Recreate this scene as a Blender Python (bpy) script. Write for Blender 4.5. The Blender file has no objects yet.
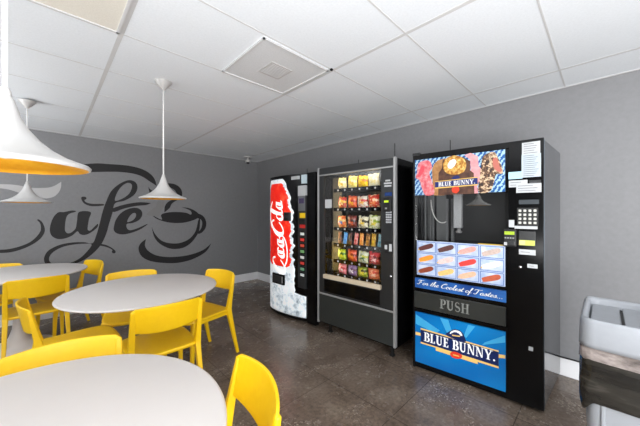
import bpy, bmesh, math, random
from mathutils import Vector, Matrix
random.seed(7)
SC = bpy.context.scene
COL = SC.collection
PI = math.pi

# ------------------------------------------------------------------ survey
F, CX, CY, H = 278.4, 320.0, 213.0, 1.335
_n = math.hypot(272, F)
YD = (-272/_n, F/_n)
XD = (YD[1], -YD[0])
ZC = 2.368                      # ceiling height
XR, YB = 3.04, 4.93             # right wall, back wall
XL, YF = -3.6, -3.2             # walls behind the camera


def ray(px, py, d):
    u = (px-CX)/F*d
    return (u*XD[0]+d*XD[1], u*YD[0]+d*YD[1], H-(py-CY)/F*d)


def at_z(px, py, z):
    return ray(px, py, (H-z)*F/(py-CY))


def at_y(px, py, Y):
    a = ray(px, py, 1)
    return ray(px, py, Y/a[1])


class Front:
    """front plane of a machine: local x runs along the front, y into it, z up"""
    def __init__(s, a, b):
        s.a, s.b = a, b
        dx, dy = b[0]-a[0], b[1]-a[1]
        s.ang = math.atan2(dy, dx)
        s.d = (math.cos(s.ang), math.sin(s.ang))

    def __call__(s, px, py):
        dx, dy = s.d
        a = ray(px, CY, 1)
        t = (s.a[0]*dy-s.a[1]*dx)/(a[0]*dy-a[1]*dx)
        p = ray(px, py, t)
        return ((p[0]-s.a[0])*dx+(p[1]-s.a[1])*dy, p[2])


# ------------------------------------------------------------------ materials
def lin(c):
    return tuple(((v/255)/12.92 if v/255 <= .04045 else ((v/255+.055)/1.055)**2.4) for v in c)


def rgb(*c):
    return lin(c)+(1,)


MATS = {}


def mat(name, col, rough=.5, metal=0, emit=0, spec=.5, ecol=None, coat=0):
    if name in MATS:
        return MATS[name]
    m = bpy.data.materials.new(name)
    m.use_nodes = True
    b = m.node_tree.nodes['Principled BSDF']
    b.inputs['Base Color'].default_value = rgb(*col)
    b.inputs['Roughness'].default_value = rough
    b.inputs['Metallic'].default_value = metal
    b.inputs['Specular IOR Level'].default_value = spec
    b.inputs['Coat Weight'].default_value = coat
    if emit:
        b.inputs['Emission Color'].default_value = rgb(*(ecol or col))
        b.inputs['Emission Strength'].default_value = emit
    MATS[name] = m
    return m


def noise_mat(name, stops, scale=5, rough=.5, detail=6, emit=0, bump=0, coords='Object', stretch=(1, 1, 1), nrough=.6, metal=0, kind='noise', spec=.5):
    m = bpy.data.materials.new(name)
    m.use_nodes = True
    nt = m.node_tree
    N, Lk = nt.nodes, nt.links
    b = N['Principled BSDF']
    tc = N.new('ShaderNodeTexCoord')
    mp = N.new('ShaderNodeMapping')
    mp.inputs['Scale'].default_value = stretch
    Lk.new(tc.outputs[coords], mp.inputs['Vector'])
    if kind == 'noise':
        t = N.new('ShaderNodeTexNoise')
        t.inputs['Detail'].default_value = detail
        t.inputs['Roughness'].default_value = nrough
        out = t.outputs['Fac']
    else:
        t = N.new('ShaderNodeTexVoronoi')
        out = t.outputs['Distance']
    t.inputs['Scale'].default_value = scale
    Lk.new(mp.outputs[0], t.inputs['Vector'])
    r = N.new('ShaderNodeValToRGB')
    e = r.color_ramp.elements
    while len(e) < len(stops):
        e.new(.5)
    for i, (p, c) in enumerate(stops):
        e[i].position = p
        e[i].color = rgb(*c)
    Lk.new(out, r.inputs['Fac'])
    Lk.new(r.outputs['Color'], b.inputs['Base Color'])
    b.inputs['Roughness'].default_value = rough
    b.inputs['Metallic'].default_value = metal
    b.inputs['Specular IOR Level'].default_value = spec
    if emit:
        Lk.new(r.outputs['Color'], b.inputs['Emission Color'])
        b.inputs['Emission Strength'].default_value = emit
    if bump:
        bp = N.new('ShaderNodeBump')
        bp.inputs['Strength'].default_value = bump
        bp.inputs['Distance'].default_value = .01
        Lk.new(out, bp.inputs['Height'])
        Lk.new(bp.outputs[0], b.inputs['Normal'])
    MATS[name] = m
    return m


def glass_mat(name, ior=1.45, tint=(255, 255, 255)):
    m = bpy.data.materials.new(name)
    m.use_nodes = True
    nt = m.node_tree
    nt.nodes.clear()
    o = nt.nodes.new('ShaderNodeOutputMaterial')
    mx = nt.nodes.new('ShaderNodeMixShader')
    fr = nt.nodes.new('ShaderNodeFresnel')
    fr.inputs['IOR'].default_value = ior
    tr = nt.nodes.new('ShaderNodeBsdfTransparent')
    tr.inputs['Color'].default_value = rgb(*tint)
    gl = nt.nodes.new('ShaderNodeBsdfGlossy')
    gl.inputs['Roughness'].default_value = .01
    L = nt.links.new
    # the pane is a thin slab: both faces reflect like air-to-glass
    ge = nt.nodes.new('ShaderNodeNewGeometry')
    mr = nt.nodes.new('ShaderNodeMapRange')
    mr.inputs['To Min'].default_value = ior
    mr.inputs['To Max'].default_value = 1/ior
    L(ge.outputs['Backfacing'], mr.inputs['Value'])
    L(mr.outputs[0], fr.inputs['IOR'])
    L(fr.outputs[0], mx.inputs[0])
    L(tr.outputs[0], mx.inputs[1])
    L(gl.outputs[0], mx.inputs[2])
    L(mx.outputs[0], o.inputs['Surface'])
    MATS[name] = m
    return m


def floor_mat():
    m = bpy.data.materials.new('slate_tile')
    m.use_nodes = True
    nt = m.node_tree
    N = nt.nodes
    L = nt.links.new
    b = N['Principled BSDF']
    tc = N.new('ShaderNodeTexCoord')

    def noise(scale, detail, rough=.6, dist=0):
        t = N.new('ShaderNodeTexNoise')
        t.inputs['Scale'].default_value = scale
        t.inputs['Detail'].default_value = detail
        t.inputs['Roughness'].default_value = rough
        t.inputs['Distortion'].default_value = dist
        L(tc.outputs['Object'], t.inputs['Vector'])
        return t.outputs['Fac']

    def ramp(fac, stops):
        r = N.new('ShaderNodeValToRGB')
        e = r.color_ramp.elements
        while len(e) < len(stops):
            e.new(.5)
        for i, (p, c) in enumerate(stops):
            e[i].position = p
            e[i].color = rgb(*c) if len(c) == 3 else c
        L(fac, r.inputs['Fac'])
        return r.outputs['Color']

    def mix(f, a, c, mode='MIX'):
        x = N.new('ShaderNodeMix')
        x.data_type = 'RGBA'
        x.blend_type = mode
        for s, v in ((x.inputs[0], f), (x.inputs[6], a), (x.inputs[7], c)):
            if hasattr(v, 'links'):
                L(v, s)
            else:
                s.default_value = v
        return x.outputs[2]
    base = ramp(noise(2.6, 8, .62, .6), [(.3, (100, 86, 75)), (.5, (126, 111, 99)), (.72, (148, 134, 120))])
    fine = ramp(noise(38, 5, .7), [(.32, (150, 150, 150)), (.62, (255, 255, 255))])
    c = mix(.7, base, fine, 'MULTIPLY')
    # clusters of pale and dark flecks
    cl = ramp(noise(3.2, 2, .5, 1.2), [(.52, (0, 0, 0)), (.66, (255, 255, 255))])
    sp = ramp(noise(60, 3, .65), [(.565, (0, 0, 0)), (.60, (255, 255, 255))])
    dk = ramp(noise(45, 3, .65), [(.36, (255, 255, 255)), (.41, (0, 0, 0))])
    m1 = mix(1.0, cl, sp, 'MULTIPLY')
    m2 = mix(1.0, cl, dk, 'MULTIPLY')
    c = mix(m2, c, rgb(74, 65, 58))
    c = mix(m1, c, rgb(178, 166, 152))
    # tile joints
    br = N.new('ShaderNodeTexBrick')
    br.offset = 0.0
    br.inputs['Scale'].default_value = 1
    br.inputs['Mortar Size'].default_value = .003
    br.inputs['Mortar Smooth'].default_value = .2
    br.inputs['Brick Width'].default_value = .573
    br.inputs['Row Height'].default_value = .573
    br.inputs['Color1'].default_value = (1, 1, 1, 1)
    br.inputs['Color2'].default_value = (.84, .83, .82, 1)
    br.inputs['Mortar'].default_value = (.36, .35, .34, 1)
    mp = N.new('ShaderNodeMapping')
    mp.inputs['Location'].default_value = (-1.612+.573*9, -.976+.573*9, 0)
    L(tc.outputs['Object'], mp.inputs['Vector'])
    L(mp.outputs[0], br.inputs['Vector'])
    c = mix(1.0, c, br.outputs['Color'], 'MULTIPLY')
    L(c, b.inputs['Base Color'])
    rr = N.new('ShaderNodeMapRange')
    rr.inputs['To Min'].default_value = .14
    rr.inputs['To Max'].default_value = .36
    L(noise(9, 5, .6), rr.inputs['Value'])
    L(rr.outputs[0], b.inputs['Roughness'])
    bp = N.new('ShaderNodeBump')
    bp.inputs['Strength'].default_value = .09
    bp.inputs['Distance'].default_value = .004
    L(noise(30, 6, .7), bp.inputs['Height'])
    L(bp.outputs[0], b.inputs['Normal'])
    return m


M_wall = noise_mat('grey_wall_paint', [(.3, (124, 124, 126)), (.7, (130, 130, 132))], 30, .55, bump=.04)
M_ceil = noise_mat('ceiling_tile', [(.3, (226, 230, 234)), (.7, (234, 238, 242))], 90, .9, bump=.05)
M_tbar = mat('ceiling_grid_white', (206, 206, 206), .7)
M_base = mat('baseboard_white', (236, 236, 238), .4)
M_floor = floor_mat()
M_vinyl = mat('dark_wall_vinyl', (38, 37, 38), .5, spec=.25)
M_vinyl_gleam = mat('wall_vinyl_painted_gleam', (176, 174, 174), .35)  # pale tone painted for the gloss reflection on dark vinyl
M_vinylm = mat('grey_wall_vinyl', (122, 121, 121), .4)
M_white = mat('white_lamp_lacquer', (186, 184, 182), .32)
M_gold = noise_mat('gold_lamp_lining', [(.35, (222, 150, 22)), (.65, (240, 178, 40))], 14, .34, metal=.55)
M_bulb = mat('frosted_bulb', (226, 206, 176), .25)
M_cord = mat('white_cord', (235, 234, 232), .5)
M_table = noise_mat('table_white', [(.3, (212, 206, 202)), (.7, (216, 210, 206))], 3, .42)
M_yel = noise_mat('yellow_chair_plastic', [(.3, (246, 197, 8)), (.7, (250, 203, 14))], 40, .42, bump=.02)
M_black = mat('black_steel', (7, 7, 8), .16, spec=.25)
M_blackm = mat('black_matt', (16, 16, 17), .55)
M_dark = mat('dark_grey_panel', (36, 37, 38), .34)
M_grn = noise_mat('charcoal_door', [(.3, (40, 43, 42)), (.7, (45, 48, 47))], 60, .35)
M_silver = mat('aluminium_trim', (160, 160, 160), .35, .4)
M_chrome = mat('chrome', (210, 210, 212), .2, .9)
M_paper = mat('white_paper', (184, 186, 188), .6)
M_ink = mat('grey_ink', (90, 92, 98), .6)
M_cream = mat('cream_sill', (205, 190, 165), .5)
M_inside = mat('machine_inside', (15, 14, 12), .5)
M_glass = glass_mat('machine_glass', 1.5)
M_glass2 = glass_mat('mirror_bright_machine_glass', 2.1)

# ------------------------------------------------------------------ mesh helpers


class MB:
    def __init__(s):
        s.v, s.f = [], []

    def add(s, vs, fs):
        o = len(s.v)
        s.v += [tuple(p) for p in vs]
        s.f += [tuple(i+o for i in f) for f in fs]
        return s

    def box(s, x0, x1, y0, y1, z0, z1):
        return s.add([(x0, y0, z0), (x1, y0, z0), (x1, y1, z0), (x0, y1, z0), (x0, y0, z1), (x1, y0, z1), (x1, y1, z1), (x0, y1, z1)],
                     [(0, 3, 2, 1), (4, 5, 6, 7), (0, 1, 5, 4), (1, 2, 6, 5), (2, 3, 7, 6), (3, 0, 4, 7)])

    def loft(s, rings, cap=True, closed=True):
        n = len(rings[0])
        vs = [p for r in rings for p in r]
        fs = []
        for i in range(len(rings)-1):
            for j in range(n if closed else n-1):
                k = (j+1) % n
                fs.append((i*n+j, i*n+k, (i+1)*n+k, (i+1)*n+j))
        if cap:
            fs.append(tuple(reversed(range(n))))
            fs.append(tuple(range((len(rings)-1)*n, len(rings)*n)))
        return s.add(vs, fs)

    def lathe(s, prof, n=48, c=(0, 0, 0), cap=False):
        rings = [[(c[0]+r*math.cos(2*PI*j/n), c[1]+r*math.sin(2*PI*j/n), c[2]+z) for j in range(n)] for r, z in prof]
        return s.loft(rings, cap)

    def tube(s, pts, r, n=10):
        pts = [Vector(p) for p in pts]
        rings = []
        for i, p in enumerate(pts):
            t = (pts[min(i+1, len(pts)-1)]-pts[max(i-1, 0)]).normalized()
            a = t.cross(Vector((0, 0, 1)))
            if a.length < 1e-3:
                a = t.cross(Vector((1, 0, 0)))
            a.normalize()
            b = t.cross(a)
            rr = r[i] if isinstance(r, (list, tuple)) else r
            rings.append([p+(a*math.cos(2*PI*j/n)+b*math.sin(2*PI*j/n))*rr for j in range(n)])
        return s.loft(rings)

    def beam(s, pts, secs):
        """rectangular section beam: secs = (half width x, half depth y) at every point, sections kept horizontal"""
        rings = [[(p[0]-w, p[1]-d, p[2]), (p[0]+w, p[1]-d, p[2]), (p[0]+w, p[1]+d, p[2]), (p[0]-w, p[1]+d, p[2])] for p, (w, d) in zip(pts, secs)]
        return s.loft(rings)

    def build(s, name, m, parent=None, smooth=False, bevel=0, seg=2, sub=0):
        me = bpy.data.meshes.new(name)
        me.from_pydata(s.v, [], s.f)
        bm = bmesh.new()
        bm.from_mesh(me)
        bmesh.ops.recalc_face_normals(bm, faces=bm.faces)
        bm.to_mesh(me)
        bm.free()
        return link(name, me, m, parent, smooth, bevel, seg, sub)


def link(name, me, m, parent=None, smooth=False, bevel=0, seg=2, sub=0):
    o = bpy.data.objects.new(name, me)
    COL.objects.link(o)
    if m is not None and not me.materials:
        me.materials.append(m)
    if smooth:
        for p in me.polygons:
            p.use_smooth = True
    if bevel:
        md = o.modifiers.new('Bevel', 'BEVEL')
        md.width = bevel
        md.segments = seg
        md.limit_method = 'ANGLE'
        md.angle_limit = math.radians(40)
    if sub:
        md = o.modifiers.new('Subdivision', 'SUBSURF')
        md.levels = md.render_levels = sub
    if parent:
        o.parent = parent
    return o


def bx(name, m, parent, x0, x1, y0, y1, z0, z1, bevel=0, **k):
    return MB().box(x0, x1, y0, y1, z0, z1).build(name, m, parent, bevel=bevel, **k)


def tag(o, label, cat, group=None):
    o['label'] = label
    o['category'] = cat
    if group:
        o['group'] = group
    return o


def thing(name, label, cat, loc=(0, 0, 0), rz=0, group=None):
    o = bpy.data.objects.new(name, None)
    o.empty_display_size = .1
    COL.objects.link(o)
    o.location = loc
    o.rotation_euler = (0, 0, rz)
    return tag(o, label, cat, group)


def dup(root, loc, rz, label, group=None):
    r = root.copy()
    COL.objects.link(r)
    r.location = loc
    r.rotation_euler = (0, 0, rz)
    r['label'] = label
    if group:
        r['group'] = group
    for ch in list(root.children):
        c = ch.copy()
        COL.objects.link(c)
        c.parent = r
        for g in ch.children:
            d = g.copy()
            COL.objects.link(d)
            d.parent = c
    return r


def struct(o):
    o['kind'] = 'structure'
    return o


def smooth_loop(pts, n=6, closed=True):
    out = []
    N = len(pts)
    rng = range(N) if closed else range(N-1)
    for i in rng:
        if closed:
            p0, p1, p2, p3 = pts[i-1], pts[i], pts[(i+1) % N], pts[(i+2) % N]
        else:
            p0, p1, p2, p3 = pts[max(i-1, 0)], pts[i], pts[i+1], pts[min(i+2, N-1)]
        if p1 == p2:
            continue
        for k in range(n):
            t = k/n
            out.append(tuple(.5*((2*b)+(-a+c)*t+(2*a-5*b+4*c-d)*t*t+(-a+3*b-3*c+d)*t**3) for a, b, c, d in zip(p0, p1, p2, p3)))
    if not closed:
        out.append(tuple(pts[-1]))
    return out


def flat(loops, thick=.001):
    """filled outline(s), even-odd, as a thin solid in x (right), z (up), front face at -thick"""
    cu = bpy.data.curves.new('outline', 'CURVE')
    cu.dimensions = '2D'
    cu.fill_mode = 'BOTH'
    cu.extrude = thick/2
    for lp in loops:
        sp = cu.splines.new('POLY')
        sp.points.add(len(lp)-1)
        for q, p in zip(sp.points, lp):
            q.co = (p[0], p[1], 0, 1)
        sp.use_cyclic_u = True
    ob = bpy.data.objects.new('outline', cu)
    me = bpy.data.meshes.new_from_object(ob)
    bpy.data.objects.remove(ob)
    me.materials.clear()
    for v in me.vertices:
        x, y, z = v.co
        v.co = (x, -z-thick/2, y)
    return me


def shift(me, fn):
    for v in me.vertices:
        v.co = fn(*v.co)
    return me


def fl(name, m, parent, loops, y=0, thick=.001):
    """flat art at depth y on a machine front"""
    me = shift(flat(loops, thick), lambda a, b, c: (a, b+y, c))
    return link(name, me, m, parent)


def text_mesh(txt, size, shear=0, thick=.001, space=1.0):
    cu = bpy.data.curves.new('letters', 'FONT')
    cu.body = txt
    cu.size = size
    cu.shear = shear
    cu.extrude = thick/2
    cu.space_character = space
    cu.resolution_u = 3
    ob = bpy.data.objects.new('letters', cu)
    me = bpy.data.meshes.new_from_object(ob)
    bpy.data.objects.remove(ob)
    me.materials.clear()
    for v in me.vertices:
        x, y, z = v.co
        v.co = (x, -z-thick/2, y)
    return me


def fit_text(name, m, parent, txt, x0, x1, zc0, zc1, h, y, shear=0):
    """text set between (x0, zc0) and (x1, zc1) baselines, cap height h"""
    me = text_mesh(txt, 1, shear)
    xs = [v.co.x for v in me.vertices]
    zs = [v.co.z for v in me.vertices]
    a, b, z1 = min(xs), max(xs), max(zs)

    def fn(X, Y, Z):
        t = (X-a)/(b-a)
        return (x0+(x1-x0)*t, y+Y*.3-.0005, zc0+(zc1-zc0)*t+Z/z1*h)
    return link(name, shift(me, fn), m, parent)


# a small serif alphabet: strokes in a box of height 1
def rect(x0, x1, y0, y1):
    return [(x0, y0), (x1, y0), (x1, y1), (x0, y1)]


def ribbon(pts, w):
    out_l, out_r = [], []
    for i, p in enumerate(pts):
        a, b = pts[max(i-1, 0)], pts[min(i+1, len(pts)-1)]
        dx, dy = b[0]-a[0], b[1]-a[1]
        l = math.hypot(dx, dy) or 1
        ww = w[i] if isinstance(w, list) else w
        out_l.append((p[0]-dy/l*ww/2, p[1]+dx/l*ww/2))
        out_r.append((p[0]+dy/l*ww/2, p[1]-dx/l*ww/2))
    return out_l+out_r[::-1]


def arc(cx, cy, rx, ry, a0, a1, n=14):
    return [(cx+rx*math.cos(math.radians(a0+(a1-a0)*i/n)), cy+ry*math.sin(math.radians(a0+(a1-a0)*i/n))) for i in range(n+1)]


def bow_w(n, a, b):
    return [a+(b-a)*math.sin(PI*i/(n-1)) for i in range(n)]


def stem(x, w=.2, y0=0, y1=1, top=True, bot=True, sv=.1):
    o = [rect(x, x+w, y0, y1)]
    if top:
        o.append(rect(x-sv, x+w+sv, y1-.06, y1))
    if bot:
        o.append(rect(x-sv, x+w+sv, y0, y0+.06))
    return o


def glyph(c):
    if c == 'B':
        return .72, stem(.1)+[ribbon(arc(.36, .745, .22, .225, 90, -90), bow_w(15, .06, .2)), ribbon(arc(.36, .27, .28, .24, 90, -90), bow_w(15, .06, .21)),
                              rect(.3, .37, .94, 1), rect(.3, .37, .48, .55), rect(.3, .37, 0, .06)]
    if c == 'L':
        return .64, stem(.1)+[rect(.3, .6, 0, .06), [(.6, 0), (.6, .26), (.54, .26), (.44, .06)]]
    if c == 'U':
        return .82, stem(.1, bot=False, y0=.3)+stem(.6, .09, bot=False, y0=.3, sv=.09)+[ribbon([(.2, .3)]+arc(.425, .3, .225, .27, 180, 360)+[(.645, .3)], [.2]*3+[.2-.11*i/13 for i in range(14)]) if 0 else ribbon(arc(.425, .3, .222, .265, 180, 360), [.2-.11*i/14 for i in range(15)])]
    if c == 'E':
        return .66, stem(.1)+[rect(.3, .58, 0, .06), rect(.3, .56, .94, 1), rect(.3, .48, .48, .55), [(.6, 0), (.62, .26), (.56, .26), (.44, .06)], [(.58, 1), (.58, .76), (.53, .76), (.42, .94)], rect(.44, .5, .38, .64)]
    if c == 'N':
        return .86, stem(.12, .08)+stem(.68, .08, bot=False)+[[(.06, 1), (.3, 1), (.76, 0), (.62, 0)]]
    if c == 'Y':
        return .8, stem(.31, .19, 0, .45, top=False)+[[(.02, 1), (.26, 1), (.5, .44), (.31, .44)], [(.68, 1), (.77, 1), (.5, .38), (.42, .45)], rect(-.04, .34, .94, 1), rect(.56, .86, .94, 1)]
    if c == 'P':
        return .68, stem(.1)+[ribbon(arc(.36, .71, .23, .26, 90, -90), bow_w(15, .06, .2)), rect(.3, .37, .94, 1), rect(.3, .37, .42, .48)]
    if c == 'S':
        pts = arc(.33, .74, .2, .23, 20, 270, 12)+arc(.33, .27, .23, .24, 85, -160, 12)
        n = len(pts)
        return .64, [ribbon(pts, [.07+.12*math.exp(-((i/(n-1)-.5)/.2)**2) for i in range(n)])]
    if c == 'H':
        return .86, stem(.1, .18)+stem(.58, .18)+[rect(.25, .6, .48, .55)]
    if c == '.':
        return .3, [arc(.14, .1, .1, .1, 0, 345, 12)]
    return .34, []


def serif(name, m, parent, txt, x0, x1, z0, z1, h, y, thick=.002):
    gl = [glyph(c) for c in txt]
    tot = sum(g[0] for g in gl)+.06*len(gl)
    mb = MB()
    x = 0
    sx = (x1-x0)/tot
    for w, polys in gl:
        for i, pl in enumerate(polys):
            P = []
            for (a, b) in pl:
                X = (x+a)*sx
                P.append((x0+X, z0+(z1-z0)*X/(x1-x0)+b*h))
            yy = y-.0002*(i % 3)
            n = len(P)
            if n > 12 and n % 2 == 0:            # ribbons: quad strip
                for k in range(n//2-1):
                    q = [P[k], P[k+1], P[n-2-k], P[n-1-k]]
                    mb.loft([[(a, yy-thick, b) for a, b in q], [(a, yy, b) for a, b in q]])
            else:
                mb.loft([[(a, yy-thick, b) for a, b in P], [(a, yy, b) for a, b in P]])
        x += w+.06
    return mb.build(name, m, parent)


# ------------------------------------------------------------------ setting
struct(bx('floor', M_floor, None, XL, XR, YF, YB, -.05, 0))
struct(bx('ceiling', M_ceil, None, XL, XR, YF, YB, ZC, ZC+.05))
struct(bx('wall_right', M_wall, None, XR, XR+.1, YF, YB+.1, -.05, ZC+.05))
struct(bx('wall_back', M_wall, None, XL, XR, YB, YB+.1, -.05, ZC+.05))
w = MB().box(XL-.1, XL, YF, YB+.1, -.05, .1).box(XL-.1, XL, YF, YB+.1, 2.25, ZC+.05).box(XL-.1, XL, YF, YF+.3, .1, 2.25).box(XL-.1, XL, -.5, YB+.1, .1, 2.25)
struct(w.build('wall_left', mat('dark_unseen_wall', (58, 58, 60), .6)))  # unseen wall coloured dark to keep its reflection in the glass faint
wf = MB()
for y in (YF+.3, -1.7, -.56):
    wf.box(XL-.08, XL-.02, y, y+.06, .1, 2.25)
wf.box(XL-.08, XL-.02, YF+.3, -.5, .1, .16).box(XL-.08, XL-.02, YF+.3, -.5, 2.19, 2.25)
struct(wf.build('added_window_2', M_white))  # unseen side window, added to let in daylight
# front wall (behind the camera) with a wide window added for light
w = MB().box(XL-.1, XR+.1, YF-.1, YF, -.05, .1).box(XL-.1, XR+.1, YF-.1, YF, 2.25, ZC+.05)
w.box(XL-.1, XL+.3, YF-.1, YF, .1, 2.25).box(XR-.3, XR+.1, YF-.1, YF, .1, 2.25)
struct(w.build('wall_front', M_wall))
wf = MB()
for x in (XL+.3, -1.15, .95, XR-.36):
    wf.box(x, x+.06, YF-.08, YF-.02, .1, 2.25)
wf.box(XL+.3, XR-.3, YF-.08, YF-.02, .1, .16).box(XL+.3, XR-.3, YF-.08, YF-.02, 2.19, 2.25)
struct(wf.build('added_window_1', M_white))
struct(bx('baseboard_right', M_base, None, XR-.016, XR, YF, YB, 0, .145, bevel=.004))
struct(bx('baseboard_back', M_base, None, XL, XR-.016, YB-.016, YB, 0, .145, bevel=.004))
# ceiling grid: runners on the wide joints, thinner cross bars
t = MB()
for k in range(-3, 3):
    x = .302+1.172*k
    if x > XL:
        t.box(x-.012, x+.012, YF, YB, ZC-.001, ZC)
for k in range(-6, 9):
    y = .228+.5735*k
    if YF < y < YB:
        t.box(XL, XR, y-.005, y+.005, ZC-.0012, ZC)
t.box(XR-.02, XR, YF, YB, ZC-.004, ZC).box(XL, XR, YB-.02, YB, ZC-.004, ZC)
struct(t.build('trim_1', M_tbar))

# ------------------------------------------------------------------ mural on the back wall


def wl(p):
    q = at_y(p[0], p[1], YB)
    return (q[0], q[2])


mural = thing('wall_mural', 'large dark script mural reading Cafe with a coffee cup on grey wall', 'wall art', (0, YB, 0))


def art(name, m, *loops, depth=0, sm=True):
    lp = [[wl(p) for p in (smooth_loop(l) if sm else l)] for l in loops]
    return fl(name, m, mural, lp, -.0005-depth, .001)


# flourish over the word
art('flourish', M_vinyl, [(62, 170), (62, 170), (75, 165.5), (95, 163.4), (108, 164), (120, 164.8), (130, 166), (140, 168.4), (148, 172.2), (154, 178), (156.8, 186), (156.8, 186),
                          (150, 181.6), (142, 176.5), (133, 173.6), (120, 172), (108, 171.8), (95, 172), (80, 172)])
# C: upper stroke pale as a painted gleam, dark lower stroke
art('letter_upper_stroke', M_vinyl_gleam, [(-62, 214), (-50, 198), (-30, 188), (-12, 184.4), (0, 184.2), (12, 184.6), (22, 186), (31, 187.8), (42, 188), (50, 187.3), (56, 185), (61.3, 181.6), (61.3, 181.6),
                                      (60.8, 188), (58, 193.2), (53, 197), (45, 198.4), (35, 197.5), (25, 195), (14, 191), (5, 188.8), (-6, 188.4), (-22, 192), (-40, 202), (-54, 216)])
art('letter', M_vinyl, [(-62, 214), (-54, 216), (-50, 228), (-38, 241), (-20, 248.5), (0, 249.7), (14, 248), (28, 243.2), (36, 237.2), (40.4, 231), (40.8, 226), (39.6, 222.5), (37.2, 220.2), (38.6, 219.4), (42, 222),
                        (44.4, 227), (44.6, 232), (41, 238), (34, 243.5), (24, 248.4), (12, 252), (0, 253), (-22, 253), (-44, 245), (-58, 231)])
# a
art('letter', M_vinyl, [(64, 212), (58, 212.5), (53, 218), (50.2, 226), (50, 232), (52.5, 236.5), (58, 239), (65, 238.4), (72, 235.6), (77.3, 231.4), (80, 234), (84, 235), (89, 233.6), (95, 229.5), (97.8, 226.4),
                        (97.4, 224), (91, 230), (88.4, 230.4), (87.6, 228), (89, 219), (90.5, 212), (79, 212), (77, 221), (75.5, 228.5), (71, 232.6), (67.5, 233.2), (65.2, 231), (65, 226), (66.2, 218), (69, 214), (76, 211.5), (72, 210.5)])
# f
art('letter', M_vinyl, [(102.2, 213), (105.6, 203), (111, 191.5), (119, 184.2), (127.5, 180.4), (133.5, 181), (137, 184.6), (137, 190), (133, 195.8), (124, 200.8), (115, 203.4), (112.4, 213),
                        (109, 224), (106.5, 233), (102, 243), (95.5, 251), (87, 258), (78, 262.6), (66, 266), (54, 267), (46.5, 264.5), (44, 260), (45.4, 254.4), (50, 249.4), (60, 244.8), (72, 242.5), (84, 242.2), (92.3, 243.2), (96, 236), (99.5, 224)],
    [(115.2, 200.8), (116.5, 194), (121, 187), (126.5, 183.2), (130.5, 183.4), (132, 186.6), (129.6, 193), (123.5, 198)],
    [(91.6, 244.9), (84, 243.7), (72, 244.8), (62, 247.2), (53.5, 251.8), (49.4, 257), (49.8, 261.6), (55, 264.6), (64, 264), (74, 261.4), (83, 255.6)])
art('letter_swash', M_vinyl, [(99, 243.8), (106, 245), (112, 248), (115.4, 251), (115, 253), (113, 253.2), (111.8, 251.6), (112.2, 249.8), (107, 247.2), (100, 245.6), (96, 245)], depth=.0006)
art('letter_swash', M_vinyl, [(81.3, 197.4), (84, 196.6), (86.5, 197.8), (85.8, 199.4), (84.4, 200), (86, 202.2), (92, 203.8), (103, 204), (103, 205.6), (92, 206.2), (85, 204), (82, 200.6)], depth=.0006)
art('letter_swash', M_vinyl, [(112, 209), (118, 206.4), (128, 203.8), (140, 202.2), (151, 203), (151, 203), (146, 205), (136, 206), (124, 208.6), (114, 212)], depth=.0006)
# e
art('letter', M_vinyl, [(114, 226), (116, 219.5), (121, 213), (128, 209), (136, 207.8), (141, 210.2), (142.2, 215), (139, 220), (132.5, 223), (126.8, 224), (127, 228.4), (130.5, 230.2), (138, 228), (146.6, 224.2), (146.8, 225),
                        (140, 229.4), (132, 232.6), (123.5, 234.4), (117, 233.4), (113.8, 230.2)],
    [(127.2, 222), (129.4, 216.6), (133, 213.2), (135.8, 213.6), (135.6, 217), (132.5, 220.4)])
# steam
art('steam', M_vinyl, [(166, 183.4), (174, 184), (179.5, 187.2), (182, 192), (181, 197.5), (172.5, 203), (169.5, 208), (164.4, 212.4), (164.4, 212.4), (164.8, 206.5), (168, 202), (174.5, 198.4), (177, 195), (174.6, 190.2), (169.6, 187)])
art('steam', M_vinyl, [(148.3, 186.6), (148.3, 186.6), (150.6, 189.6), (156, 193), (161, 196.5), (161, 199), (154, 196.8), (149.8, 193)])
art('steam', M_vinyl, [(160.3, 179), (160.3, 179), (162.6, 184), (162.6, 190), (160.4, 194), (159.6, 190), (160.4, 185)])
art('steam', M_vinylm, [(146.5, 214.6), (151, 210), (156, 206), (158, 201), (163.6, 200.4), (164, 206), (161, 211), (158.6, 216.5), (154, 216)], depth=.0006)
# cup
art('cup_rim', M_vinyl, [(151, 213.8), (151, 213.8), (155.4, 216.8), (161.8, 219.6), (161, 215.4), (163.6, 213.4), (170, 212.2), (178, 212), (186, 212.8), (190.6, 214.6), (191.6, 213), (190.4, 210.8), (187, 209), (181.6, 207.2), (181.6, 207.2), (188.4, 208), (194.6, 210.6), (198.8, 214.4),
                         (197.6, 218), (192, 220.6), (184, 222.6), (174, 223), (164.6, 221.6), (156, 218.4)])
art('cup_bowl', M_vinyl, [(151.8, 227), (151.8, 227), (155, 234), (161.5, 240.6), (170, 243.2), (179.6, 243), (189, 239), (195.4, 231.4), (198.4, 220), (200, 219.6), (199.4, 229), (197.4, 234.4), (191.6, 242.2), (184, 247.4), (175, 249), (167, 247.6), (159, 243), (154, 236.4)])
art('cup_handle', M_vinyl, [(197, 213.4), (203, 216), (206, 221.4), (205.6, 227.6), (202, 232.4), (198.4, 233.8), (198, 232.4), (201, 228.6), (202.2, 223.4), (201, 219.6), (197, 217.6)], depth=.0006)
art('saucer', M_vinyl, [(146, 239), (146, 239), (140.6, 243.4), (138.5, 249), (141.6, 256.2), (149.6, 260.8), (162, 262.8), (178, 262.8), (193, 259), (205.6, 251.8), (211.2, 243.4), (211.2, 243.4), (204, 249.4), (194, 253.6), (182, 256.2), (168, 257), (156.6, 255.4), (148.6, 251.2), (145, 245.6)])

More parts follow.
